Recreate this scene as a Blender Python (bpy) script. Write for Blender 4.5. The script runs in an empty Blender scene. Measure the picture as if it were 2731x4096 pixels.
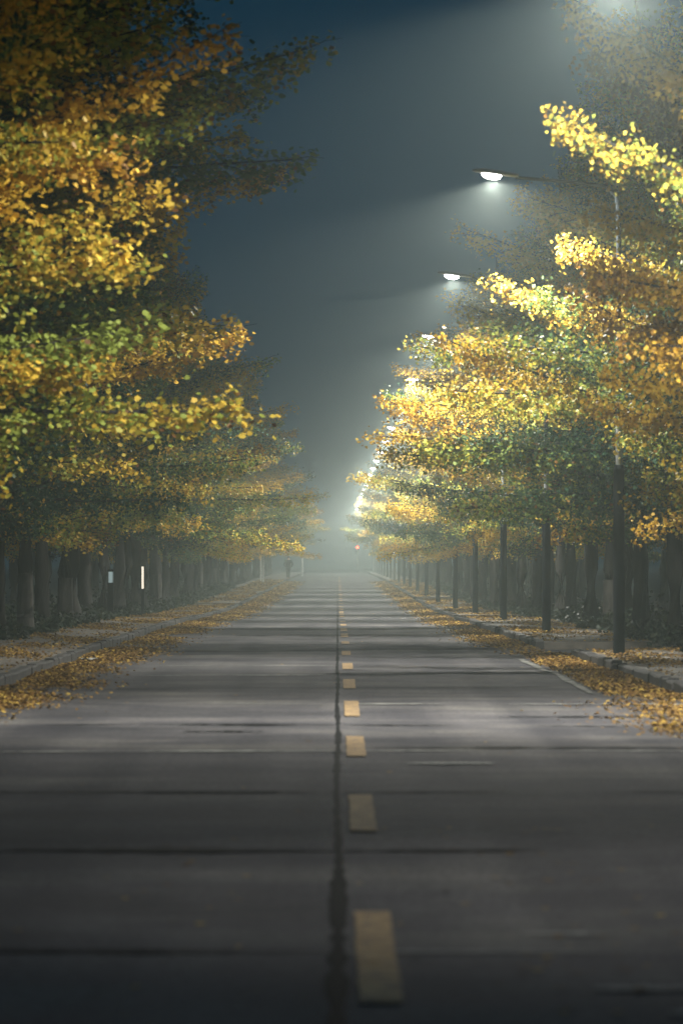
import bpy, math, random
import numpy as np
from mathutils import Vector, Matrix

random.seed(7)
R = math.radians
scene = bpy.context.scene
COL = scene.collection

# ------------------------------------------------------------------ camera
cam_d = bpy.data.cameras.new("camera")
cam = bpy.data.objects.new("camera", cam_d)
COL.objects.link(cam)
cam.location = (0, 0, 1.5)
cam.rotation_euler = (R(90 + 0.657), 0, R(-0.049))
cam_d.sensor_fit = 'VERTICAL'
cam_d.sensor_height = 36
cam_d.sensor_width = 24
cam_d.lens = 161.5
cam_d.clip_start = 0.5
cam_d.clip_end = 4000
cam_d.dof.use_dof = True
cam_d.dof.focus_distance = 112
cam_d.dof.aperture_fstop = 3.9
scene.camera = cam

# ------------------------------------------------------------------ night sky
world = bpy.data.worlds.new("World")
scene.world = world
world.use_nodes = True
bg = world.node_tree.nodes["Background"]
bg.inputs[0].default_value = (0.05, 0.33, 0.62, 1)
bg.inputs[1].default_value = 0.085

LAMP_POWER = 3200
LAMP_COL = (1.0, 0.97, 0.86)
HAZE_DENSITY = 0.0019
HAZE_COL = (0.80, 0.94, 0.91, 1)
HAZE_G = 0.55

scene.view_settings.view_transform = 'Standard'
scene.view_settings.look = 'None'
scene.view_settings.exposure = 0
scene.view_settings.gamma = 1
scene.render.engine = 'CYCLES'
cy = scene.cycles
cy.max_bounces = 6
cy.diffuse_bounces = 2
cy.glossy_bounces = 2
cy.transmission_bounces = 3
cy.transparent_max_bounces = 8
cy.volume_bounces = 1
cy.sample_clamp_indirect = 2.0
cy.sample_clamp_direct = 0
cy.use_light_tree = True
cy.use_denoising = True
cy.caustics_reflective = False
cy.caustics_refractive = False


# ------------------------------------------------------------------ helpers
def tag(o, label=None, cat=None, group=None, kind=None):
    if label: o['label'] = label
    if cat: o['category'] = cat
    if group: o['group'] = group
    if kind: o['kind'] = kind
    return o


class MB:
    """collects polygons for one mesh"""
    def __init__(self):
        self.v = []
        self.f = []

    def add(self, verts, faces):
        b = len(self.v)
        self.v += [tuple(p) for p in verts]
        self.f += [tuple(b + i for i in f) for f in faces]

    def box(self, x0, x1, y0, y1, z0, z1, m=None):
        vs = [Vector((x, y, z)) for z in (z0, z1) for y in (y0, y1) for x in (x0, x1)]
        if m is not None: vs = [m @ p for p in vs]
        self.add(vs, [(0, 2, 3, 1), (4, 5, 7, 6), (0, 1, 5, 4), (2, 6, 7, 3), (0, 4, 6, 2), (1, 3, 7, 5)])

    def tube(self, pts, rads, n=8, cap=True):
        pts = [Vector(p) for p in pts]
        rings = []
        up = Vector((0, 0, 1))
        for i, p in enumerate(pts):
            d = (pts[min(i + 1, len(pts) - 1)] - pts[max(i - 1, 0)]).normalized()
            a = d.cross(up)
            if a.length < 1e-3: a = d.cross(Vector((0, 1, 0)))
            a.normalize(); b = d.cross(a).normalized()
            rings.append([p + (a * math.cos(t) + b * math.sin(t)) * rads[i]
                          for t in [2 * math.pi * k / n for k in range(n)]])
        vs = [q for r in rings for q in r]
        fs = []
        for i in range(len(pts) - 1):
            for k in range(n):
                k2 = (k + 1) % n
                fs.append((i * n + k, (i + 1) * n + k, (i + 1) * n + k2, i * n + k2))
        if cap:
            fs.append(tuple(range(n)))
            fs.append(tuple(reversed([(len(pts) - 1) * n + k for k in range(n)])))
        self.add(vs, fs)

    def build(self, name, mat, parent=None, smooth=False):
        me = bpy.data.meshes.new(name)
        me.from_pydata(self.v, [], self.f)
        me.materials.append(mat)
        me.update()
        if smooth:
            me.polygons.foreach_set('use_smooth', [True] * len(me.polygons))
        o = bpy.data.objects.new(name, me)
        COL.objects.link(o)
        if parent: o.parent = parent
        return o


def empty(name, loc, rz=0):
    o = bpy.data.objects.new(name, None)
    o.location = loc
    o.rotation_euler = (0, 0, rz)
    o.empty_display_size = 0.3
    COL.objects.link(o)
    return o


def copy_tree(o, parent=None):
    c = o.copy()
    COL.objects.link(c)
    c.parent = parent
    for ch in list(o.children):
        copy_tree(ch, c)
    return c


# height of the road along its length (a shallow dip, then a slow rise)
PY = [-60, 85, 117, 141, 165, 189, 215, 250, 330, 420, 520, 700, 1500]
PZ = [0, 0, -.04, -.16, -.24, -.22, -.12, .0, .26, .40, .50, .55, .6]


def prof(y):
    return float(np.interp(y, PY, PZ))


def kl(y): return float(np.interp(y, [0, 120, 186, 260, 600], [-4.05, -4.05, -3.95, -3.7, -3.6]))
def kr(y): return float(np.interp(y, [0, 60, 76, 81, 130, 140, 600], [3.92, 3.85, 3.75, 3.5, 3.3, 3.5, 3.4]))


# ------------------------------------------------------------------ materials
def new_mat(name):
    m = bpy.data.materials.new(name)
    m.use_nodes = True
    nt = m.node_tree
    bsdf = nt.nodes["Principled BSDF"]
    return m, nt, bsdf


def nd(nt, t, **kw):
    n = nt.nodes.new(t)
    for k, v in kw.items(): setattr(n, k, v)
    return n


def ramp(nt, stops):
    r = nd(nt, 'ShaderNodeValToRGB')
    e = r.color_ramp.elements
    while len(e) < len(stops): e.new(0.5)
    for el, (p, c) in zip(e, stops):
        el.position = p
        el.color = (*c, 1)
    return r


def noisy(name, c0, c1, scale=(1, 1, 1), nscale=4, rough=.7, detail=6, bump=0.0, bdist=.01, spec=.5, p0=.35, p1=.65):
    m, nt, b = new_mat(name)
    tc = nd(nt, 'ShaderNodeTexCoord')
    mp = nd(nt, 'ShaderNodeMapping')
    mp.inputs['Scale'].default_value = scale
    nt.links.new(tc.outputs['Object'], mp.inputs[0])
    n = nd(nt, 'ShaderNodeTexNoise')
    n.inputs['Scale'].default_value = nscale
    n.inputs['Detail'].default_value = detail
    n.inputs['Roughness'].default_value = .65
    nt.links.new(mp.outputs[0], n.inputs['Vector'])
    r = ramp(nt, [(p0, c0), (p1, c1)])
    nt.links.new(n.outputs['Fac'], r.inputs[0])
    nt.links.new(r.outputs[0], b.inputs['Base Color'])
    b.inputs['Roughness'].default_value = rough
    b.inputs['Specular IOR Level'].default_value = spec
    if bump:
        bp = nd(nt, 'ShaderNodeBump')
        bp.inputs['Strength'].default_value = bump
        bp.inputs['Distance'].default_value = bdist
        nt.links.new(n.outputs['Fac'], bp.inputs['Height'])
        nt.links.new(bp.outputs[0], b.inputs['Normal'])
    return m


def road_material():
    m, nt, b = new_mat("concrete_road")
    L = nt.links.new
    tc = nd(nt, 'ShaderNodeTexCoord')
    # fine grain
    g = nd(nt, 'ShaderNodeTexNoise'); g.inputs['Scale'].default_value = 16; g.inputs['Detail'].default_value = 8
    L(tc.outputs['Object'], g.inputs['Vector'])
    # broad wear bands running across the carriageway and blotches
    mp = nd(nt, 'ShaderNodeMapping'); mp.inputs['Scale'].default_value = (.35, .42, 1)
    L(tc.outputs['Object'], mp.inputs[0])
    w = nd(nt, 'ShaderNodeTexNoise'); w.inputs['Scale'].default_value = 1.0; w.inputs['Detail'].default_value = 7
    w.inputs['Roughness'].default_value = .62
    L(mp.outputs[0], w.inputs['Vector'])
    bl = nd(nt, 'ShaderNodeTexNoise'); bl.inputs['Scale'].default_value = .7; bl.inputs['Detail'].default_value = 5
    L(tc.outputs['Object'], bl.inputs['Vector'])
    r1 = ramp(nt, [(.26, (.046, .047, .056)), (.5, (.100, .098, .112)), (.72, (.17, .166, .166))])
    L(w.outputs['Fac'], r1.inputs[0])
    r2 = ramp(nt, [(.3, (.72, .72, .74)), (.7, (1.2, 1.18, 1.12))])
    L(bl.outputs['Fac'], r2.inputs[0])
    mx = nd(nt, 'ShaderNodeMixRGB', blend_type='MULTIPLY'); mx.inputs[0].default_value = .9
    L(r1.outputs[0], mx.inputs[1]); L(r2.outputs[0], mx.inputs[2])
    r3 = ramp(nt, [(.3, (.75, .75, .75)), (.7, (1.25, 1.25, 1.25))])
    L(g.outputs['Fac'], r3.inputs[0])
    mx2 = nd(nt, 'ShaderNodeMixRGB', blend_type='MULTIPLY'); mx2.inputs[0].default_value = .8
    L(mx.outputs[0], mx2.inputs[1]); L(r3.outputs[0], mx2.inputs[2])
    # wheel tracks along the lanes and fine speckle
    mpt = nd(nt, 'ShaderNodeMapping'); mpt.inputs['Scale'].default_value = (1.5, .035, 1)
    L(tc.outputs['Object'], mpt.inputs[0])
    tr = nd(nt, 'ShaderNodeTexNoise'); tr.inputs['Scale'].default_value = 1; tr.inputs['Detail'].default_value = 3
    L(mpt.outputs[0], tr.inputs['Vector'])
    r4 = ramp(nt, [(.35, (.78, .78, .80)), (.62, (1.15, 1.14, 1.12))]); L(tr.outputs['Fac'], r4.inputs[0])
    mx3 = nd(nt, 'ShaderNodeMixRGB', blend_type='MULTIPLY'); mx3.inputs[0].default_value = 1
    L(mx2.outputs[0], mx3.inputs[1]); L(r4.outputs[0], mx3.inputs[2])
    sp = nd(nt, 'ShaderNodeTexNoise'); sp.inputs['Scale'].default_value = 55; sp.inputs['Detail'].default_value = 2
    L(tc.outputs['Object'], sp.inputs['Vector'])
    r5 = ramp(nt, [(.42, (.7, .7, .7)), (.66, (1.7, 1.7, 1.65))]); L(sp.outputs['Fac'], r5.inputs[0])
    mx4 = nd(nt, 'ShaderNodeMixRGB', blend_type='MULTIPLY'); mx4.inputs[0].default_value = .8
    L(mx3.outputs[0], mx4.inputs[1]); L(r5.outputs[0], mx4.inputs[2])
    L(mx4.outputs[0], b.inputs['Base Color'])
    rr = nd(nt, 'ShaderNodeMapRange'); rr.inputs[1].default_value = .3; rr.inputs[2].default_value = .7
    rr.inputs[3].default_value = .85; rr.inputs[4].default_value = 1.0
    b.inputs['Specular IOR Level'].default_value = .04
    L(w.outputs['Fac'], rr.inputs[0]); L(rr.outputs[0], b.inputs['Roughness'])
    bp = nd(nt, 'ShaderNodeBump'); bp.inputs['Strength'].default_value = .5; bp.inputs['Distance'].default_value = .012
    L(g.outputs['Fac'], bp.inputs['Height']); L(bp.outputs[0], b.inputs['Normal'])
    return m


def leaf_material(name, stops, translucency=.32, obj_var=.2, rough=.55):
    m, nt, b = new_mat(name)
    L = nt.links.new
    at = nd(nt, 'ShaderNodeAttribute', attribute_name='tint')
    oi = nd(nt, 'ShaderNodeObjectInfo')
    mr = nd(nt, 'ShaderNodeMapRange'); mr.inputs[3].default_value = -obj_var; mr.inputs[4].default_value = obj_var
    L(oi.outputs['Random'], mr.inputs[0])
    ad = nd(nt, 'ShaderNodeMath', operation='ADD', use_clamp=True)
    L(at.outputs['Fac'], ad.inputs[0]); L(mr.outputs[0], ad.inputs[1])
    r = ramp(nt, stops)
    L(ad.outputs[0], r.inputs[0])
    L(r.outputs[0], b.inputs['Base Color'])
    b.inputs['Roughness'].default_value = rough
    b.inputs['Specular IOR Level'].default_value = .30 if rough < .9 else .05
    t = nd(nt, 'ShaderNodeBsdfTranslucent')
    L(r.outputs[0], t.inputs['Color'])
    mix = nd(nt, 'ShaderNodeMixShader'); mix.inputs[0].default_value = translucency
    L(b.outputs[0], mix.inputs[1]); L(t.outputs[0], mix.inputs[2])
    L(mix.outputs[0], nt.nodes['Material Output'].inputs['Surface'])
    return m


def emit_mat(name, col, strength, sample=False):
    m = bpy.data.materials.new(name)
    m.use_nodes = True
    nt = m.node_tree
    nt.nodes.clear()
    e = nt.nodes.new('ShaderNodeEmission'); e.inputs[0].default_value = (*col, 1); e.inputs[1].default_value = strength
    o = nt.nodes.new('ShaderNodeOutputMaterial'); nt.links.new(e.outputs[0], o.inputs['Surface'])
    if not sample:
        m.cycles.emission_sampling = 'NONE'
    return m


GINKGO = [(0.0, (.16, .075, .022)), (.18, (.42, .22, .035)), (.34, (.80, .50, .06)), (.62, (.78, .54, .07)),
          (.78, (.36, .42, .07)), (.90, (.12, .20, .06)), (1.0, (.03, .08, .045))]  # darkest green end also carries painted shade inside the crowns
def worn(name, c0, c1, *a, **k):
    # paint chipped and worn through to the road in places
    m = noisy(name, c0, c1, *a, **k)
    nt = m.node_tree
    b = nt.nodes['Principled BSDF']
    src = b.inputs['Base Color'].links[0].from_socket
    tc = nd(nt, 'ShaderNodeTexCoord')
    n = nd(nt, 'ShaderNodeTexNoise'); n.inputs['Scale'].default_value = 13; n.inputs['Detail'].default_value = 8
    n.inputs['Roughness'].default_value = .75
    nt.links.new(tc.outputs['Object'], n.inputs['Vector'])
    r = ramp(nt, [(.40, (1, 1, 1)), (.50, (.1, .1, .1))])
    nt.links.new(n.outputs['Fac'], r.inputs[0])
    mx = nd(nt, 'ShaderNodeMixRGB')
    nt.links.new(r.outputs[0], mx.inputs[0])
    nt.links.new(src, mx.inputs[1])
    mx.inputs[2].default_value = (.11, .10, .11, 1)
    nt.links.new(mx.outputs[0], b.inputs['Base Color'])
    return m


M = {
    'road': road_material(),
    'leaf': leaf_material('ginkgo_leaf', GINKGO),
    'litter': leaf_material('fallen_leaf', [(0, (.10, .055, .028)), (.35, (.32, .19, .06)), (.7, (.60, .40, .09)), (1, (.78, .58, .14))], .12, 0, .95),
    'green': leaf_material('shrub_leaf', [(0, (.006, .016, .010)), (.6, (.016, .034, .018)), (1, (.04, .055, .025))], .2, .1),
    'bark': noisy('bark', (.006, .006, .006), (.020, .018, .017), (9, 9, 1.6), 1.5, .9, bump=.8, bdist=.02),
    'wash': noisy('whitewash', (.02, .018, .017), (.10, .095, .09), (5, 5, 1.2), 1.6, .9, bump=.4, p0=.3, p1=.6),
    'pave': noisy('paving', (.12, .105, .095), (.22, .195, .17), (1, 1, 1), 3, .85, bump=.4),
    'kerb': noisy('kerb_stone', (.025, .025, .03), (.085, .08, .08), (1, .8, 2), 3.5, .85, bump=.7),
    'earth': noisy('earth', (.015, .014, .012), (.035, .03, .024), (1, 1, 1), 1.2, .95, bump=.5),
    'tar': noisy('tar', (.008, .008, .009), (.02, .02, .022), (1, 1, 1), 5, .95, bump=.4, spec=.05),
    'yellow': worn('yellow_paint', (.28, .18, .085), (.50, .35, .18), (1, 1, 1), 6, .9, bump=.2, p0=.3, p1=.6, spec=.08),
    'white': noisy('white_paint', (.11, .11, .11), (.30, .30, .28), (1, .6, 1), 3, .9, p0=.4, p1=.6, spec=.1),
    'wet': noisy('grit', (.2, .2, .2), (.42, .42, .4), (1, 1, 1), 7, .9, p0=.4, p1=.6, spec=.1),
    'dark_pole': noisy('dark_pole_paint', (.008, .012, .016), (.018, .024, .03), (1, 1, .4), 6, .8, spec=.15),
    'grey_pole': noisy('galvanised', (.30, .32, .33), (.45, .47, .48), (1, 1, .3), 8, .4),
    'mid_pole': noisy('weathered_galvanised', (.12, .13, .14), (.2, .21, .22), (1, 1, .3), 8, .6),
    'housing': noisy('lamp_housing', (.12, .13, .14), (.2, .21, .22), (1, 1, 1), 8, .4),
    'cloth': noisy('dark_cloth', (.002, .003, .005), (.006, .008, .012), (1, 1, 1), 12, .95, spec=.1),
    'trousers': noisy('black_trousers', (.005, .006, .008), (.012, .013, .018), (1, 1, 1), 12, .9),
    'skin': noisy('skin', (.32, .19, .13), (.38, .23, .16), (1, 1, 1), 6, .6),
    'hair': noisy('hair', (.006, .005, .005), (.015, .013, .012), (1, 1, 1), 30, .6),
    'paper': noisy('paper', (.55, .55, .53), (.75, .75, .73), (1, 1, 1), 5, .7),
    'wall': noisy('plaster', (.07, .07, .07), (.13, .125, .12), (1, 1, 1), 1.5, .9),
    'lamp_glow': emit_mat('lamp_glow', (1.0, .96, .90), 30),
    'tube_glow': emit_mat('tube_glow', (1.0, .88, .70), 1.3),
    'panel_glow': emit_mat('panel_glow', (.62, .80, .80), .42),
    'red_glow': emit_mat('red_glow', (1.0, .055, .015), 26),
}

# ------------------------------------------------------------------ ground and road
YS = [-60, -30] + list(np.arange(-5, 300, 1.0)) + list(np.arange(300, 620, 4.0)) + [700, 900, 1400]
rng = np.random.default_rng(3)
_und_k = rng.uniform(0, 6.28, 6)


def und(x, y):  # centimetre-high unevenness of the old slabs
    if y > 620 or y < 2: return 0
    s = .010 * math.sin(y * .52 + _und_k[0] + .12 * x) + .008 * math.sin(y * 1.02 + _und_k[1] - .2 * x) + .006 * math.sin(y * .23 + x * .5 + _und_k[2])
    return s * min(1, y / 40)


def rz(x, y): return prof(y) + und(x, y)


def strip(xs_fn, name, mat, ys, zoff, kind='structure', useund=True, label=None):
    mb = MB()
    n = None
    for i, y in enumerate(ys):
        xs = xs_fn(y)
        n = len(xs)
        mb.v += [(x, y, (rz(x, y) if useund else prof(y)) + (zoff(x) if callable(zoff) else zoff)) for x in xs]
    for i in range(len(ys) - 1):
        for k in range(n - 1):
            a = i * n + k
            mb.f.append((a, a + 1, a + n + 1, a + n))
    o = mb.build(name, mat, smooth=True)
    tag(o, label=label, kind=kind)
    return o


GX = [(-600, .12), (-60, .12), (-12, .12), (-6.05, .12), (-6.0, -.10), (5.45, -.10), (5.5, .12), (12, .12), (60, .12), (600, .12)]
mb = MB()
for y in YS:
    mb.v += [(x, y, prof(y) + z) for x, z in GX]
for i in range(len(YS) - 1):
    for k in range(len(GX) - 1):
        a = i * len(GX) + k
        mb.f.append((a, a + 1, a + len(GX) + 1, a + len(GX)))
tag(mb.build('ground', M['earth']), 'dark bare earth under the tree rows', kind='structure')

ROAD_YS = [y for y in YS if y < 605]
strip(lambda y: [-6.0] + list(np.linspace(-5, 4.6, 17)) + [5.45], 'road', M['road'], ROAD_YS, 0, label='worn grey concrete carriageway')

# kerbs and pavements, broken by driveways
def side(sgn, kfn, edge, segs):
    for (ya, yb) in segs:
        # kerb stones
        mb = MB()
        y = ya
        while y < yb - .2:
            ln = min(1.0, yb - y)
            j = lambda a: random.uniform(-a, a)
            x = kfn(y + ln / 2) + j(.012)
            z = prof(y + ln / 2)
            w = .14 * sgn
            t = .15 + j(.012)
            c = .02
            prof_pts = [(0, -.12), (0, t - c), (c * sgn, t), (w, t), (w, -.12)]
            y0, y1 = y + .008, y + ln - .008
            x0 = kfn(y0) - kfn(y + ln / 2); x1 = kfn(y1) - kfn(y + ln / 2)
            tilt = j(.012)
            vs = [(x + x0 + px, y0, z + pz + tilt) for px, pz in prof_pts] + [(x + x1 + px, y1, z + pz - tilt) for px, pz in prof_pts]
            n = 5
            fs = [(k, (k + 1) % n, n + (k + 1) % n, n + k) for k in range(n)] + [tuple(range(n)), tuple(range(2 * n - 1, n - 1, -1))]
            mb.add(vs, fs)
            y += ln
        tag(mb.build('kerb', M['kerb']), 'weathered grey kerb stones along the road edge', kind='structure')
        # pavement slab
        ys = list(np.arange(ya, yb, 2.0)) + [yb]
        mb = MB()
        for yy in ys:
            z = prof(yy)
            k0 = kfn(yy) + .142 * sgn
            mb.v += [(k0, yy, z - .1), (k0, yy, z + .135), (edge, yy, z + .14), (edge, yy, z - .1)]
        for i in range(len(ys) - 1):
            for k in range(3):
                a = i * 4 + k
                mb.f.append((a, a + 1, a + 5, a + 4))
        mb.f.append((0, 1, 2, 3)); b0 = (len(ys) - 1) * 4
        mb.f.append((b0 + 3, b0 + 2, b0 + 1, b0))
        tag(mb.build('pavement', M['pave']), 'leaf strewn paving beside the kerb', kind='structure')


LSEG = [(-20, 184), (191, 236), (243, 330), (338, 520)]
RSEG = [(-20, 74), (81, 129), (137, 205), (212, 300), (307, 520)]
side(-1, kl, -6.12, LSEG)
side(1, kr, 5.58, RSEG)

# slab joints, centre joint, patches : thin sheets 4 mm apart
def ribbon(name, mat, pts, widths, zo, axis='x', label=None):
    """pts along the ribbon; widths measured across (axis = across direction)"""
    mb = MB()
    for (x, y), w in zip(pts, widths):
        for s in (-.5, .5):
            xx, yy = (x + s * w, y) if axis == 'x' else (x, y + s * w)
            mb.v.append((xx, yy, rz(xx, yy) + zo))
    for i in range(len(pts) - 1):
        a = 2 * i
        mb.f.append((a, a + 1, a + 3, a + 2) if axis == 'x' else (a, a + 2, a + 3, a + 1))
    return tag(mb.build(name, mat), label, kind='structure')


# centre joint, irregular tar seal
pts, ws = [], []
y = 5.0
while y < 330:
    pts.append((random.uniform(-.004, .004) + .006 * math.sin(y * .35), y))
    w = .026 + abs(random.gauss(0, .018)) + (.04 if 19 < y < 22 else 0)
    if 13 < y < 18.5: w += .06 * random.random()
    ws.append(w)
    y += .22 if y < 40 else .6
ribbon('road_joint', M['tar'], pts, ws, .004, label='tar sealed joint down the middle of the road')
# transverse joints
yj = 17.75
jn = 0
while yj < 420:
    for xa, xb in ((kl(yj) + .02, -.01), (.04, kr(yj) - .02)):
        r_ = random.random()
        if r_ < .12 and yj > 40: continue
        pts = []; ws = []
        n = 60
        x_end = xb if (yj < 44 or random.random() < .7) else xa + (xb - xa) * random.uniform(.5, .9)
        base = random.choice([.08, .15, .25, .4])
        if yj < 44: base = (.13, .30, .22, .25, .3)[jn]
        for k in range(n):
            x = xa + (x_end - xa) * k / (n - 1)
            pts.append((x, yj + .015 * math.sin(x * 2 + yj) + random.uniform(-.006, .006)))
            ws.append(max(.006, base * (.45 + .35 * math.sin(x * 1.3 + yj * 3) + .3 * math.sin(x * 4.1 + yj)) * random.uniform(.5, 1.3)))
        light = (jn == 0 and xa > 0) or jn == 3 or (jn > 4 and random.random() < .25)
        ribbon('road_joint', M['wet'] if light else M['tar'], pts, ws, .008, axis='y',
               label='slab joint running across the road')
    yj += 6.25
    jn += 1

# patches seen on the photo: a dark tarred crack, a pale gritty streak
def blotch(name, mat, x0, x1, y, h, label, zo=.012):
    n = 30
    pts = [(x0 + (x1 - x0) * k / (n - 1), y + random.uniform(-.02, .02)) for k in range(n)]
    ws = [h * math.sin(math.pi * (k + .5) / n) ** .4 * random.uniform(.4, 1.2) for k in range(n)]
    ribbon(name, mat, pts, ws, zo, axis='y', label=label)


blotch('road_patch', M['tar'], -1.38, -.66, 41, .28, 'dark tarred crack across one slab')
blotch('road_patch', M['wet'], .52, 1.18, 34.6, .28, 'pale gritty streak across one slab')
for (xx0, xx1, yy, hh) in ((.9, 1.4, 16.2, .25), (1.1, 1.45, 15.3, .3), (.75, 1.1, 18.6, .16), (1.6, 3.6, 45.5, .5), (.3, 3.4, 37.0, .35), (.2, 2.6, 56, .4), (-3.5, -.8, 79, .7), (.3, 3.2, 81.5, .9), (-2.5, 3.0, 86, .25)):  # dark bands paint tree shadows onto the slabs, pale ones are patches
    blotch('road_patch', M['tar'] if hh > .3 else M['wet'], xx0, xx1, yy, hh * .6, 'irregular repair and painted tree shadow band across the road')

# yellow centre dashes
k = 0
y0 = 15.65
while y0 < 420:
    mb = MB()
    n = 10
    y1 = y0 + 4.15
    for i in range(n + 1):
        yy = y0 + (y1 - y0) * i / n
        for x in (.072 + random.uniform(-.004, .004), .222 + random.uniform(-.004, .004)):
            mb.v.append((x, yy, rz(x, yy) + .012))
    for i in range(n):
        a = 2 * i
        mb.f.append((a, a + 1, a + 3, a + 2))
    tag(mb.build('road_marking', M['yellow']), 'worn yellow dash beside the centre joint', kind='structure')
    y0 += 10.0
    k += 1
# white edge line on the lamp side
for ya, yb in ((53.5, 73), (90, 126), (150, 200)):
    pts = [(2.95 + (kr(y) - 3.85) * .8, y) for y in np.arange(ya, yb, 1.0)]
    ribbon('road_marking', M['white'], pts, [random.uniform(.05, .13) for _ in pts], .012, label='worn white edge line beside the fallen leaves')


# ------------------------------------------------------------------ leaf meshes
FAN = np.array([(0, 0), (.50, .55), (.27, .98), (-.27, .98), (-.50, .55)])


def leaf_mesh(name, centres, sizes, tints, mat, flat=None, seed=0):
    """one mesh of fan-shaped leaves; flat: max tilt from horizontal, else free orientation"""
    r = np.random.default_rng(seed)
    n = len(centres)
    az = r.uniform(0, 2 * np.pi, n)
    if flat is None:
        # leaves hang: stalk-to-tip axis leans outward and down
        el = r.uniform(-1.35, .5, n)
        roll = r.uniform(-1.2, 1.2, n)
    else:
        el = r.normal(0, 1, n) * flat
        roll = r.normal(0, 1, n) * flat
    d = np.stack([np.cos(az) * np.cos(el), np.sin(az) * np.cos(el), np.sin(el)], 1)
    s = np.stack([-np.sin(az), np.cos(az), np.zeros(n)], 1)
    nn = np.cross(s, d)
    s2 = s * np.cos(roll)[:, None] + nn * np.sin(roll)[:, None]
    fx = FAN[:, 0][None, :, None] * s2[:, None, :] * sizes[:, None, None] * 1.15
    fy = FAN[:, 1][None, :, None] * d[:, None, :] * sizes[:, None, None]
    v = centres[:, None, :] + fx + fy
    if flat is not None:
        v[:, :, 2] = np.maximum(v[:, :, 2], centres[:, None, 2] - sizes[:, None] * .15)
    me = bpy.data.meshes.new(name)
    me.vertices.add(n * 5)
    me.vertices.foreach_set('co', v.reshape(-1).astype(np.float32))
    me.loops.add(n * 5)
    me.loops.foreach_set('vertex_index', np.arange(n * 5, dtype=np.int32))
    me.polygons.add(n)
    me.polygons.foreach_set('loop_start', np.arange(0, n * 5, 5, dtype=np.int32))
    at = me.attributes.new('tint', 'FLOAT', 'FACE')
    at.data.foreach_set('value', np.clip(tints, 0, 1).astype(np.float32))
    me.materials.append(mat)
    me.update()
    return me


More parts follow.
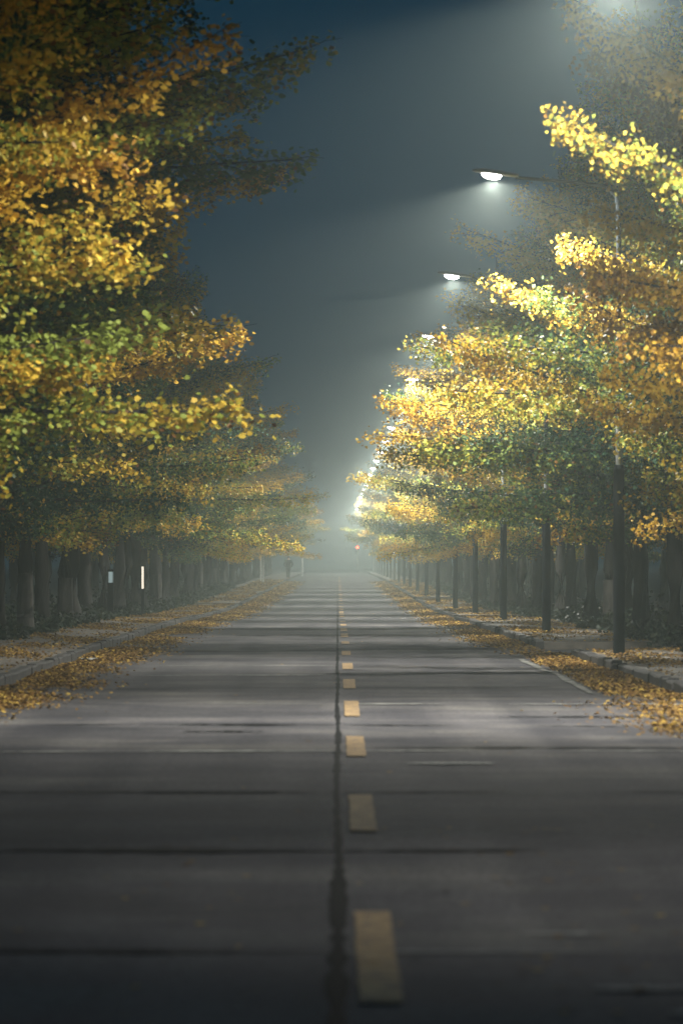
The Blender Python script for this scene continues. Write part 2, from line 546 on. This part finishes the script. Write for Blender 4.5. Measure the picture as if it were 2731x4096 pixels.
# ------------------------------------------------------------------ trees
def tree_meshes(seed, H=13.0, base=2.4, reach=5.0, leaves_per=13, limbs_n=54, tintc=.52, gap=.0, vary=.42, prof_pts=None, lod=1.0):
    r = np.random.default_rng(seed)
    wood = MB()
    # trunk
    nseg = 9
    tp = []
    for i in range(nseg + 1):
        t = i / nseg
        tp.append((r.normal(0, .05) * t * 2, r.normal(0, .05) * t * 2, t * H * .96))
    tp[0] = (0, 0, -.15)
    trad = [max(.02, .175 * (1 - t) ** .8 + .02) for t in np.linspace(0, 1, nseg + 1)]
    trad[0] *= 1.35
    wood.tube([tp[0], (0, 0, .35)] + tp[1:], [trad[0], trad[0] * .78] + trad[1:], 10)
    pp = prof_pts or [(0, .62), (.12, .86), (.27, 1.0), (.42, .9), (.6, .62), (.8, .34), (1, .1)]
    C, S, T = [], [], []
    for i in range(limbs_n):
        t = (i + r.uniform(-.4, .4)) / limbs_n
        t = min(max(t, 0), .99)
        z0 = base + (H * .95 - base) * t ** 1.05 - .2
        az = i * 2.39996 + r.uniform(-.5, .5)
        L = reach * np.interp(t, [a for a, _ in pp], [b for _, b in pp]) * (r.uniform(vary, .8) if r.random() < .45 else r.uniform(.85, 1.12))
        e0 = np.interp(t, [0, .4, 1], [.02, .22, .8]) + r.uniform(-.17, .27)
        ns = 7
        p = np.array([0, 0, max(z0 - .5 * (t > .1), 1.9)])
        # follow the trunk
        ti = p[2] / (H * .96) * nseg
        a = int(min(ti, nseg - 1)); fr = ti - a
        p[:2] = np.array(tp[a][:2]) * (1 - fr) + np.array(tp[a + 1][:2]) * fr
        pts = [p.copy()]
        ca = az
        droop = np.interp(t, [0, .25, 1], [.10, .02, 0])
        for k in range(ns):
            e = e0 + .10 * k / ns - droop * k / ns * 2 + r.uniform(-.08, .08)
            ca += r.uniform(-.09, .09)
            p = p + np.array([math.cos(ca) * math.cos(e), math.sin(ca) * math.cos(e), math.sin(e)]) * L / ns
            pts.append(p.copy())
        r0 = .012 + .007 * L
        wood.tube([tuple(q) for q in pts], [r0 * (1 - .8 * k / ns) for k in range(ns + 1)], 5, cap=False)
        P = np.array(pts)
        tl = tintc + r.normal(0, .19)
        if r.random() < gap: continue
        ntw = int(6 + L * 5.6)
        for j in range(ntw + 1):
            u = .18 + .82 * (j / max(ntw, 1)) ** .9
            u = min(u, 1)
            q = u * ns; a = int(min(q, ns - 1)); fr = q - a
            o = P[a] * (1 - fr) + P[a + 1] * fr
            dirv = P[a + 1] - P[a]; dirv /= np.linalg.norm(dirv)
            la = (1.0 - .55 * u) * r.uniform(.45, 1.1) * min(1.15, .45 + L * .18)
            if j == ntw:
                tw = dirv
                la = .35
            else:
                sd = 1 if j % 2 else -1
                ang = math.atan2(dirv[1], dirv[0]) + sd * r.uniform(.6, 1.15)
                ez = r.uniform(-.35, .35)
                tw = np.array([math.cos(ang) * math.cos(ez), math.sin(ang) * math.cos(ez), math.sin(ez)])
            e_ = o + tw * la
            mid = (o + e_) / 2 + np.array([0, 0, .03])
            wood.tube([tuple(o), tuple(mid), tuple(e_)], [.006, .005, .003], 3, cap=False)
            ncl = max(2, int(la * 9 * lod))
            uu = r.uniform(.1, 1.05, ncl)
            cc = o[None] + (e_ - o)[None] * uu[:, None] + r.normal(0, .045, (ncl, 3))
            nl = max(3, int(leaves_per))
            cl = np.repeat(cc, nl, 0) + r.normal(0, .062, (ncl * nl, 3)) * np.array([1, 1, 1.5]) + np.array([0, 0, -.04])
            C.append(cl)
            S.append(r.uniform(.040, .074, len(cl)) / math.sqrt(lod))
            # inner and lower leaves greener, also darkened as painted shade within the crown
            tt = tl + r.normal(0, .09, len(cl)) + .40 * (1 - u) + max(0, .22 - t) * .9
            brown = r.random(len(cl)) < .07
            tt[brown] = r.uniform(0, .25, brown.sum())
            T.append(tt)
    C = np.concatenate(C); S = np.concatenate(S); T = np.concatenate(T)
    crown = leaf_mesh('crown', C, S, T, M['leaf'], seed=seed + 100)
    tmp = wood.build('trunk', M['bark'], smooth=True)
    wm = tmp.data
    bpy.data.objects.remove(tmp)
    return wm, crown, len(C)


WIDE = [(0, .52), (.10, .66), (.22, .90), (.34, 1.0), (.55, 1.0), (.75, .7), (1, .12)]
TALL = [(0, .40), (.12, .55), (.3, .72), (.5, .92), (.66, 1.0), (.85, .8), (1, .15)]
CONE = [(0, .72), (.10, .95), (.22, 1.0), (.38, .84), (.55, .58), (.75, .34), (1, .08)]
VAR = []
VAR_LEN = {8: .72, 6: .78, 0: .6}
for s, (H, b, rc, pp, tc, ln) in enumerate([
        (14.5, 2.7, 5.3, WIDE, .62, 70), (13.0, 2.5, 5.0, CONE, .50, 54), (12.5, 2.4, 4.8, CONE, .60, 54),
        (14.0, 2.6, 5.2, None, .56, 56), (12.0, 2.3, 4.6, None, .66, 52), (13.5, 2.6, 5.1, CONE, .68, 54) , (15.5, 2.8, 6.1, TALL, .78, 100), (13.0, 2.6, 5.0, None, .27, 30), (13.5, 2.5, 6.1, WIDE, .84, 92)]):
    wm, cm, n = tree_meshes(50 + s, H=H, base=b, reach=rc, prof_pts=pp, tintc=tc, limbs_n=ln, vary=VAR_LEN.get(s, .42))
    VAR.append((wm, cm, H))
    print('variant', s, 'leaves', n)

# whitewash sleeve (a coat of lime round the lower trunk)
def wash_mesh():
    mb = MB()
    mb.tube([(0, 0, 0), (0, 0, .35), (0, 0, .8), (0, 0, 1.25)], [.235, .190, .178, .172], 12, cap=False)
    o = mb.build('whitewash', M['wash'], smooth=True)
    m = o.data
    bpy.data.objects.remove(o)
    return m


WASH = wash_mesh()
ORD = ['first', 'second', 'third', 'fourth', 'fifth', 'sixth', 'seventh', 'eighth', 'ninth', 'tenth', 'eleventh',
       'twelfth', 'thirteenth', 'fourteenth', 'fifteenth', 'sixteenth', 'seventeenth', 'eighteenth', 'nineteenth', 'twentieth']


def plant_tree(x, y, var, rot, sc, label, group, wash=False, lean=(0, 0)):
    wm, cm, H = VAR[var]
    t = empty('ginkgo_tree', (x, y, prof(y) + .12), rot)
    t.rotation_euler = (lean[0], lean[1], rot)
    t.scale = (sc[0], sc[0], sc[1])
    for nm, me in (('trunk', wm), ('crown', cm)):
        o = bpy.data.objects.new(nm, me)
        COL.objects.link(o)
        o.parent = t
    if wash:
        o = bpy.data.objects.new('whitewash', WASH)
        COL.objects.link(o)
        o.parent = t
    tag(t, label, 'tree', group)
    return t


rt = random.Random(21)
WORN = ['golden yellow', 'yellow green', 'amber', 'thick leaved', 'pale gold']
# kerb row opposite the lamps (x < 0) and kerb row behind the lamps (x > 0)
LEFT = [  # y, variant, rot, (sxy, sz)
    (40.5, 0, 0.3, (.80, .95)), (47.5, 8, 4.0, (1.11, .98)), (53.5, 6, 0.4, (1.26, 1.0)), (59.5, 6, 1.7, (1.24, 1.0)),
    (66, 6, 5.0, (1.04, .92)), (73, 3, 3.0, (1.2, 1.04)), (79.5, 2, 5.0, (.84, .95))]
RIGHT = [
    (49.5, 7, 1.2, (.80, 1.0)), (56, 7, 3.7, (.82, 1.02)), (62.5, 7, 4.2, (.84, .96)), (66.8, 1, 2.6, (.86, .95)), (72.5, 5, 1.0, (.88, .9)), (79.5, 2, 2.0, (.84, .9))]
yy = 86
while yy < 430:
    LEFT.append((yy + rt.uniform(-.6, .6), rt.choice((1, 2, 3, 4, 5)), rt.uniform(0, 6.28), (rt.uniform(.84, 1.12), rt.uniform(.8, 1.04))))
    RIGHT.append((yy + 2.5 + rt.uniform(-.6, .6), rt.choice((1, 2, 3, 4, 5)), rt.uniform(0, 6.28), (rt.uniform(.86, 1.04), rt.uniform(.84, 1.02))))
    yy += 6.4 if yy < 260 else 8.5
for side_, row, x0 in (('opposite the lamp posts', LEFT, -6.35), ('on the lamp post side', RIGHT, 5.95)):
    for i, (y, v, rot, sc) in enumerate(row):
        wash = rt.random() < .2
        bare = ', with whitewashed base' if wash else ''
        if i < 20:
            lab = f'ginkgo {side_}, {ORD[i]} tree of the kerb row{bare}'
        elif i < 40:
            lab = f'hazy ginkgo {side_}, kerb tree number {i + 1}{bare}'
        else:
            lab = f'faint ginkgo far down the road {side_}, nearly lost in fog'
        g = 'ginkgo trees in the kerb rows' if i < 40 else f'fog hidden ginkgo trees {side_}'
        plant_tree(x0 + rt.uniform(-.15, .15), y, v, rot, sc, lab, g, wash and i > 2)
# the avenue goes on behind the camera: these stand just outside the frame and shade the nearest slabs
for side_, x0 in (('opposite the lamp posts', -6.6), ('on the lamp post side', 6.3)):
    for i, y in enumerate((36, 29.5, 23)):
        plant_tree(x0, y, (2, 4, 1)[i], 1.3 * i + x0, (.72, .95), f'ginkgo {side_} beside the nearest slabs, {ORD[i]} towards the camera',
                   'ginkgo trees in the kerb rows')
# second rows
for side_, x0 in (('opposite the lamp posts', -11.2), ('on the lamp post side', 10.8)):
    y = 84 if x0 < 0 else 74
    i = 0
    while y < 330:
        lab = (f'unlit ginkgo {side_}, {ORD[i]} of the back row' if i < 20 else
               f'dark fogged ginkgo far along the back row {side_}')
        plant_tree(x0 + rt.uniform(-.6, .6), y, rt.randrange(6), rt.uniform(0, 6.28), (rt.uniform(.8, 1.0), rt.uniform(.85, 1.0)), lab,
                   'ginkgo trees in the back rows' if i < 20 else f'far back row ginkgo trees {side_}')
        y += rt.uniform(6.5, 9.5)
        i += 1

# ------------------------------------------------------------------ fallen leaves (nobody could count them)
def patch(y, x, k):
    return .5 + .5 * math.sin(y * .31 + k) * math.sin(y * .113 + x * 1.3 + 2 * k) + .25 * math.sin(y * .9 + x * 2.1 + k)


def litter(seed):
    r = np.random.default_rng(seed)
    P, S, T = [], [], []

    def ok(x, y, dens): return r.random() < dens

    def put(x, y, z, far):
        P.append((x, y, z)); S.append(r.uniform(.028, .052) * (1 + far)); T.append(r.beta(1.3, 2.9))

    def gapz(y, segs):
        return any(a <= y <= b for a, b in segs)
    for sgn, kf, segs, n, k in ((-1, kl, LSEG, 190000, .4), (1, kr, RSEG, 190000, 2.2)):
        ysamp = 36 + 290 * r.random(n) ** 1.7
        for y in ysamp:
            far = max(0, (y - 120) / 160)
            q = abs(r.normal(0, .36))
            if sgn > 0:
                if y < 60: q *= 1.3
                if 50 < y < 75 and q > .80: continue
                if y < 46 and r.random() > (y - 38) / 8: continue
                if q > 2.1: continue
            else:
                q *= 1.2
                if y < 47: q *= .6
                if q > 1.5: continue
            x = kf(y) - sgn * (q + .02)
            if r.random() > .10 + max(0, patch(y, x, k)) ** 1.5 * 1.2: continue
            put(x, y, rz(x, y) + .012 + r.random() * .03, far)
        n2 = 90000
        ysamp = 40 + 290 * r.random(n2) ** 1.4
        for y in ysamp:
            if not gapz(y, segs): continue
            far = max(0, (y - 120) / 160)
            w = 1.75 if sgn < 0 else 1.9
            x = kf(y) + sgn * (.15 + w * r.random())
            if r.random() > .04 + max(0, patch(y, x * 1.8, k + 1) - .3) * 1.4: continue
            put(x, y, prof(y) + .145 + r.random() * .025, far)
    nmain = len(P)
    for _ in range(320):
        y = 14 + 180 * r.random() ** 1.3
        x = r.uniform(-4, 3.8)
        put(x, y, rz(x, y) + .014, 0)
    for _ in range(110):
        y = r.uniform(14, 26)
        x = r.uniform(-1.4, 1.4) if r.random() < .5 else r.uniform(.5, 1.4)
        put(x, y, rz(x, y) + .014, -.3 + .5 * r.random())
    P = np.array(P); S = np.array(S); T = np.array(T)
    o = bpy.data.objects.new('fallen_leaves', leaf_mesh('fallen_leaves', P, S, T, M['litter'], flat=np.where(np.arange(len(P)) < nmain, .38, .06), seed=seed))
    COL.objects.link(o)
    tag(o, 'golden fallen ginkgo leaves drifted along both kerbs', kind='stuff')
    print('litter', len(P))


litter(5)


# undergrowth at the trunk feet
def undergrowth(seed):
    r = np.random.default_rng(seed)
    P, S, T = [], [], []
    for sgn, x0, n in ((-1, -6.05, 42000), (1, 5.6, 26000)):
        for _ in range(n):
            y = 50 + 210 * r.random() ** 1.5
            w = abs(r.normal(0, .9))
            h = (.12 + .30 * max(0, math.sin(y * .55 + sgn) * math.sin(y * .21 + 1.0) + .35)) * (1.0 if sgn < 0 else .8)
            x = x0 + sgn * (w - .08 + .35 * math.sin(y * .8))
            P.append((x, y, prof(y) + .12 + r.random() ** .8 * h * (1 + w * .5)))
            S.append(r.uniform(.05, .10)); T.append(r.random())
    o = bpy.data.objects.new('undergrowth', leaf_mesh('undergrowth', np.array(P), np.array(S), np.array(T), M['green'], seed=seed))
    COL.objects.link(o)
    tag(o, 'low dark green ground cover around the trunk feet', kind='stuff')


undergrowth(9)


# ------------------------------------------------------------------ street lamps
def make_lamp():
    root = empty('street_lamp', (0, 0, 0))
    mb = MB()
    mb.tube([(0, 0, -.1), (0, 0, .02), (0, 0, 2.8), (0, 0, 2.86)], [.088, .088, .084, .06], 16)
    mb.build('pole_sleeve', M['dark_pole'], root, smooth=False)
    mb = MB()
    mb.tube([(0, 0, 0), (0, 0, .025)], [.16, .16], 8)
    mb.build('base_plate', M['dark_pole'], root)
    mb = MB()
    mb.box(-.045, .045, -.092, -.08, .55, .85)
    mb.build('hatch', M['dark_pole'], root)
    mb = MB()
    mb.tube([(0, 0, 2.85), (0, 0, 3.95)], [.05, .048], 12)
    mb.build('pale_collar', M['grey_pole'], root)
    mb = MB()
    mb.tube([(0, 0, 3.953), (0, 0, 6.75)], [.044, .036], 12)
    mb.build('upper_pole', M['dark_pole'], root)
    mb = MB()
    pts = [(0, 0, 6.65), (-.03, 0, 6.90), (-.2, 0, 7.05), (-.7, 0, 7.11), (-1.55, 0, 7.18)]
    mb.tube(pts, [.034, .032, .03, .027, .025], 8)
    mb.build('arm', M['dark_pole'], root)
    # head: flat tapered housing, tilted up towards the road
    head = bpy.data.meshes.new('lamp_head')
    sec = [(-1.50, .045, .045), (-1.60, .09, .05), (-1.75, .13, .06), (-2.05, .13, .06), (-2.16, .09, .04), (-2.2, .03, .02)]
    mb = MB()
    n = 12
    for (x, w, h) in sec:
        zc = 7.18 + (-x - 1.5) * .13
        for k in range(n):
            a = 2 * math.pi * k / n
            cz = math.sin(a)
            mb.v.append((x, w * math.cos(a), zc + (h * cz if cz > 0 else .35 * h * cz) + .012))
    for i in range(len(sec) - 1):
        for k in range(n):
            a = i * n + k; b = i * n + (k + 1) % n
            mb.f.append((a, b, b + n, a + n))
    mb.f.append(tuple(range(n - 1, -1, -1))); mb.f.append(tuple((len(sec) - 1) * n + k for k in range(n)))
    hd = mb.build('lamp_head', M['housing'], root, smooth=True)
    # glowing bowl under it
    mb = MB()
    secs = [(-1.76, .02, .01), (-1.79, .085, .05), (-1.86, .10, .075), (-1.96, .10, .075), (-2.03, .085, .05), (-2.06, .02, .01)]
    for (x, w, h) in secs:
        zc = 7.18 + (-x - 1.5) * .13 - .008
        for k in range(9):
            a = math.pi * k / 8
            mb.v.append((x, w * math.cos(a), zc - h * math.sin(a)))
    for i in range(len(secs) - 1):
        for k in range(8):
            a = i * 9 + k
            mb.f.append((a, a + 9, a + 10, a + 1))
    mb.build('diffuser', M['lamp_glow'], hd, smooth=True)
    ld = bpy.data.lights.new('lamp_light', 'SPOT')
    ld.energy = LAMP_POWER
    ld.color = LAMP_COL
    ld.spot_size = R(179)
    ld.spot_blend = .12
    # street luminaires throw more light sideways than straight down
    ld.use_nodes = True
    lt = ld.node_tree
    em = lt.nodes['Emission']
    tcn = lt.nodes.new('ShaderNodeTexCoord')
    sx = lt.nodes.new('ShaderNodeSeparateXYZ')
    lt.links.new(tcn.outputs['Normal'], sx.inputs[0])
    ab = lt.nodes.new('ShaderNodeMath'); ab.operation = 'ABSOLUTE'
    lt.links.new(sx.outputs['Z'], ab.inputs[0])
    cu = lt.nodes.new('ShaderNodeFloatCurve')
    pts_ = [(0, .0), (.12, .06), (.24, .62), (.40, .78), (.7, .9), (1, .85)]
    cv = cu.mapping.curves[0]
    cv.points[0].location = pts_[0]; cv.points[1].location = pts_[-1]
    for p_ in pts_[1:-1]: cv.points.new(*p_)
    cu.mapping.update()
    lt.links.new(ab.outputs[0], cu.inputs['Value'])
    lt.links.new(cu.outputs[0], em.inputs['Strength'])
    ld.shadow_soft_size = .04
    lo = bpy.data.objects.new('lamp_light', ld)
    COL.objects.link(lo)
    lo.parent = root
    lo.location = (-1.9, 0, 7.135)
    lo.rotation_euler = (0, R(-4), 0)
    return root


lamp0 = make_lamp()
LY = [44.6] + [45 + 24 * k for k in range(1, 21)] + [21]
lamps = []
for i, y in enumerate(LY):
    o = lamp0 if i == 0 else copy_tree(lamp0)
    o.location = (4.22 + (.38 if y == 44.6 else 0 if y < 180 else -.1), y, prof(y) + .14)
    lamps.append(o)
    if y < 100 and y > 30:
        for ch in o.children:
            if ch.type == 'LIGHT':
                ch.data = ch.data.copy()
                ch.data.energy = LAMP_POWER * (2.15 if y < 60 else 1.5 if y < 80 else 1.2)  # power raised on the near lamps for stronger glow and lit leaves
    if y == 21:
        for ch in o.children:
            if ch.type == 'LIGHT':
                ch.data = ch.data.copy()
                ch.data.energy = LAMP_POWER * .22  # dimmed, beam narrowed to leave a dark band beyond its pool
                ch.data.spot_size = R(84)
                ch.data.spot_blend = .8
        lab = 'weaker street lamp before the view begins, beside the nearest road slabs'
    elif i == 0:
        lab = 'street lamp just above the view whose glow whitens the highest leaves'
    elif i == 1:
        lab = 'street lamp with thickest dark pole, glowing alone against the dark sky'
    elif i < 10:
        lab = f'street lamp on kerb with dark sleeved pole, {ORD[i - 1]} pole counted from the thickest'
    else:
        lab = 'far street lamp reduced to a glow in the fog at the road end'
    tag(o, lab, 'street lamp', 'street lamps along the kerb' if i < 10 else 'far street lamps in the fog')


# ------------------------------------------------------------------ small things
def simple_pole(x, y, z0, z1, r, mat, name, label, cat, tilt=0, capz=None):
    t = empty(name, (x, y, prof(y) + .12))
    mb = MB()
    mb.tube([(0, 0, -.1), (tilt, 0, z1)], [r, r], 10)
    mb.build('post', mat, t)
    mb = MB()
    mb.tube([(tilt, 0, z1 + .003), (tilt, 0, z1 + .05)], [r * 1.2, r * .7], 10)
    mb.build('cap', mat, t)
    tag(t, label, cat)
    return t


M['pale_post'] = noisy('pale_post_paint', (.6, .6, .58), (.75, .75, .72), (1, 1, .4), 5, .5)
simple_pole(-4.85, 300, 0, 3.2, .055, M['pale_post'], 'sign_post', 'thin white pole standing beside the walking person', 'post')
simple_pole(-5.3, 318, 0, 3.2, .05, M['pale_post'], 'sign_post', 'dimmer thin pole just outside the thin white pole near the person', 'post')
simple_pole(-2.9 - .4, 430, 0, 3.6, .06, M['pale_post'], 'sign_post', 'faint pole in the fog past the walking person', 'post')
simple_pole(7.6, 182, 0, 2.7, .03, M['pale_post'], 'fence_post', 'thin pale pole beside the whitewashed trunk behind the lamp posts', 'post')


# two upright light strips behind the tree row
def light_strip(x, y, z0, z1, w, mat, label):
    t = empty('light_column', (x, y, prof(y) + .12))
    mb = MB(); mb.box(-w * .75, w * .75, -.08, .08, -.1, z0); mb.build('base', M['dark_pole'], t)
    mb = MB(); mb.box(-w / 2, w / 2, -.05, .05, z0 + .003, z1); mb.build('light_tube', mat, t)
    mb = MB(); mb.box(-w * .7, w * .7, -.07, .07, z1 + .003, z1 + .06); mb.build('cap', M['dark_pole'], t)
    tag(t, label, 'light column')


light_strip(-5.76, 136, .80, 1.46, .06, M['tube_glow'], 'bright white upright light strip, the taller one, before the trunk row')
light_strip(-5.77, 117, .96, 1.24, .10, M['panel_glow'], 'dim bluish short light strip before the trunk row opposite the lamp posts')

# dashed reflective marker post on the lamp side
t = empty('marker_post', (7.15, 176, prof(176) + .12))
mb = MB(); mb.tube([(0, 0, -.1), (0, 0, 2.9)], [.03, .03], 8); mb.build('post', M['dark_pole'], t)
for zz in (.35, .85, 1.35, 1.85):
    mb = MB(); mb.tube([(0, 0, zz), (0, 0, zz + .26)], [.036, .036], 8); mb.build('white_band', M['pale_post'], t)
tag(t, 'thin post with broken white bands behind the lamp posts', 'post')

# paper scrap in the gutter opposite the lamps
mb = MB()
c, s = math.cos(.15), math.sin(.15)
for i in range(6):
    for j in range(4):
        a, b = (i / 5 - .5) * .26, (j / 3 - .5) * .20
        mb.v.append((a * c - b * s, a * s + b * c, .012 * math.sin(i * 1.7 + j) + .012))
for i in range(5):
    for j in range(3):
        a = i * 4 + j
        mb.f.append((a, a + 4, a + 5, a + 1))
nv = len(mb.v)
mb.v += [(x, y, z + .006) for x, y, z in mb.v]
mb.f += [tuple(nv + q for q in reversed(f)) for f in list(mb.f)]
o = mb.build('paper_scrap', M['paper'])
o.location = (-3.82, 70.8, rz(-3.82, 70.8) + .045)
tag(o, 'flat white scrap of paper in the leafy gutter', 'litter')

# red signal at the far end
t = empty('traffic_light', (2.42, 560, prof(560)))
mb = MB(); mb.tube([(0, 0, -.1), (0, 0, 2.55)], [.07, .06], 10); mb.build('pole', M['dark_pole'], t)
mb = MB(); mb.box(-.18, .18, -.12, .12, 2.5, 3.35); hs = mb.build('signal_head', M['dark_pole'], t)
for k, (mt, nm) in enumerate(((M['red_glow'], 'red_lens'), (M['dark_pole'], 'green_lens'))):
    mb = MB()
    zz = 3.10 - .42 * k
    mb.tube([(0, -.123, zz), (0, -.15, zz), (0, -.165, zz)], [.14, .12, .05], 16); mb.build(nm, mt, hs)
    mb = MB()
    for q in range(9):
        a = math.pi * q / 8
        mb.v += [(.16 * math.cos(a), -.123, zz + .16 * math.sin(a)), (.16 * math.cos(a), -.30, zz + .16 * math.sin(a) - .02)]
    mb.f = [(2 * q, 2 * q + 1, 2 * q + 3, 2 * q + 2) for q in range(8)]
    mb.build('visor', M['dark_pole'], hs)
tag(t, 'small signal showing a single red light at the foggy road end', 'traffic light')


# ------------------------------------------------------------------ person walking away on the pavement edge
def skin_obj(name, joints, edges, mat, parent, sub=2):
    me = bpy.data.meshes.new(name)
    names = list(joints)
    me.from_pydata([joints[n][0] for n in names], [(names.index(a), names.index(b)) for a, b in edges], [])
    o = bpy.data.objects.new(name, me)
    COL.objects.link(o)
    sk = o.modifiers.new('skin', 'SKIN')
    for i, n in enumerate(names):
        rr = joints[n][1]
        me.skin_vertices[0].data[i].radius = (rr if isinstance(rr, tuple) else (rr, rr))
    me.skin_vertices[0].data[0].use_root = True
    o.modifiers.new('sub', 'SUBSURF').levels = sub
    o.modifiers['sub'].render_levels = sub
    me.materials.append(mat)
    o.parent = parent
    return o


def person(x, y):
    root = empty('person', (x, y, prof(y) + .13), R(4))
    J = {'pelvis': ((0, 0, .95), (.15, .11)), 'waist': ((0, 0, 1.08), (.14, .105)), 'chest': ((0, .01, 1.28), (.165, .12)),
         'neckb': ((0, .01, 1.44), (.08, .075)), 'neck': ((0, .02, 1.51), (.055, .058)), 'head1': ((0, .03, 1.60), (.076, .09)),
         'head2': ((0, .025, 1.69), (.07, .085)),
         'shl': ((-.18, .01, 1.40), .062), 'ell': ((-.265, -.03, 1.13), .045), 'wrl': ((-.215, .06, .93), .033),
         'shr': ((.18, .01, 1.40), .062), 'elr': ((.265, -.03, 1.13), .045), 'wrr': ((.215, .06, .93), .033),
         'hipl': ((-.085, 0, .90), .088), 'knl': ((-.085, .05, .50), .060), 'anl': ((-.06, -.10, .10), .042), 'tol': ((-.06, .05, .045), .036),
         'hipr': ((.085, 0, .90), .088), 'knr': ((.075, .08, .50), .060), 'anr': ((.05, .12, .085), .042), 'tor': ((.055, .28, .045), .036)}
    E = [('pelvis', 'waist'), ('waist', 'chest'), ('chest', 'neckb'), ('neckb', 'neck'), ('neck', 'head1'), ('head1', 'head2'),
         ('neckb', 'shl'), ('shl', 'ell'), ('ell', 'wrl'), ('neckb', 'shr'), ('shr', 'elr'), ('elr', 'wrr'),
         ('pelvis', 'hipl'), ('hipl', 'knl'), ('knl', 'anl'), ('anl', 'tol'), ('pelvis', 'hipr'), ('hipr', 'knr'), ('knr', 'anr'), ('anr', 'tor')]
    b = skin_obj('body', J, E, M['skin'], root)
    # quilted dark jacket, hands pushed into its pockets
    JJ = {'hem': ((0, 0, .84), (.215, .165)), 'waist': ((0, 0, 1.06), (.20, .15)), 'chest': ((0, .01, 1.28), (.215, .155)),
          'col': ((0, .01, 1.44), (.12, .10)), 'top': ((0, .015, 1.50), (.085, .08)),
          'shl': ((-.185, .01, 1.385), .088), 'ell': ((-.29, -.03, 1.13), .073), 'wrl': ((-.225, .06, .93), .060),
          'shr': ((.185, .01, 1.385), .088), 'elr': ((.29, -.03, 1.13), .073), 'wrr': ((.225, .06, .93), .060)}
    EE = [('hem', 'waist'), ('waist', 'chest'), ('chest', 'col'), ('col', 'top'), ('col', 'shl'), ('shl', 'ell'), ('ell', 'wrl'),
          ('col', 'shr'), ('shr', 'elr'), ('elr', 'wrr')]
    skin_obj('jacket', JJ, EE, M['cloth'], root)
    TT = {'pelvis': ((0, 0, .93), (.165, .125)), 'hipl': ((-.088, 0, .86), .100), 'knl': ((-.085, .05, .50), .076), 'anl': ((-.06, -.085, .13), .062),
          'hipr': ((.088, 0, .86), .100), 'knr': ((.075, .08, .50), .076), 'anr': ((.05, .11, .115), .062)}
    TE = [('pelvis', 'hipl'), ('hipl', 'knl'), ('knl', 'anl'), ('pelvis', 'hipr'), ('hipr', 'knr'), ('knr', 'anr')]
    skin_obj('trousers', TT, TE, M['trousers'], root)
    for nm, px, py, pz in (('l', -.06, -.02, .05), ('r', .055, .20, .05)):
        mbs = {'heel': ((px, py - .11, pz + .01), .046), 'ball': ((px, py + .03, pz), .048), 'toe': ((px, py + .12, pz - .008), .038)}
        skin_obj('shoe', mbs, [('heel', 'ball'), ('ball', 'toe')], M['trousers'], root, 1)
    HH = {'low': ((0, -.02, 1.60), (.082, .075)), 'mid': ((0, .005, 1.68), (.088, .098)), 'top': ((0, .015, 1.735), (.06, .07))}
    skin_obj('hair', HH, [('low', 'mid'), ('mid', 'top')], M['hair'], root)
    tag(root, 'person in dark jacket walking with hands in pockets by the road edge', 'person')


person(-3.58, 335)

# ------------------------------------------------------------------ haze: one even body of fog round everything
mb = MB()
mb.box(-610, 610, -75, 1410, -1.4, 18.5)
hm = bpy.data.materials.new('haze')
hm.use_nodes = True
nt = hm.node_tree
nt.nodes.clear()
pv = nt.nodes.new('ShaderNodeVolumePrincipled')
pv.inputs['Color'].default_value = HAZE_COL
pv.inputs['Density'].default_value = HAZE_DENSITY
pv.inputs['Anisotropy'].default_value = HAZE_G
mo = nt.nodes.new('ShaderNodeOutputMaterial')
nt.links.new(pv.outputs[0], mo.inputs['Volume'])
tag(mb.build('haze', hm), 'thin night fog filling the avenue', kind='stuff')
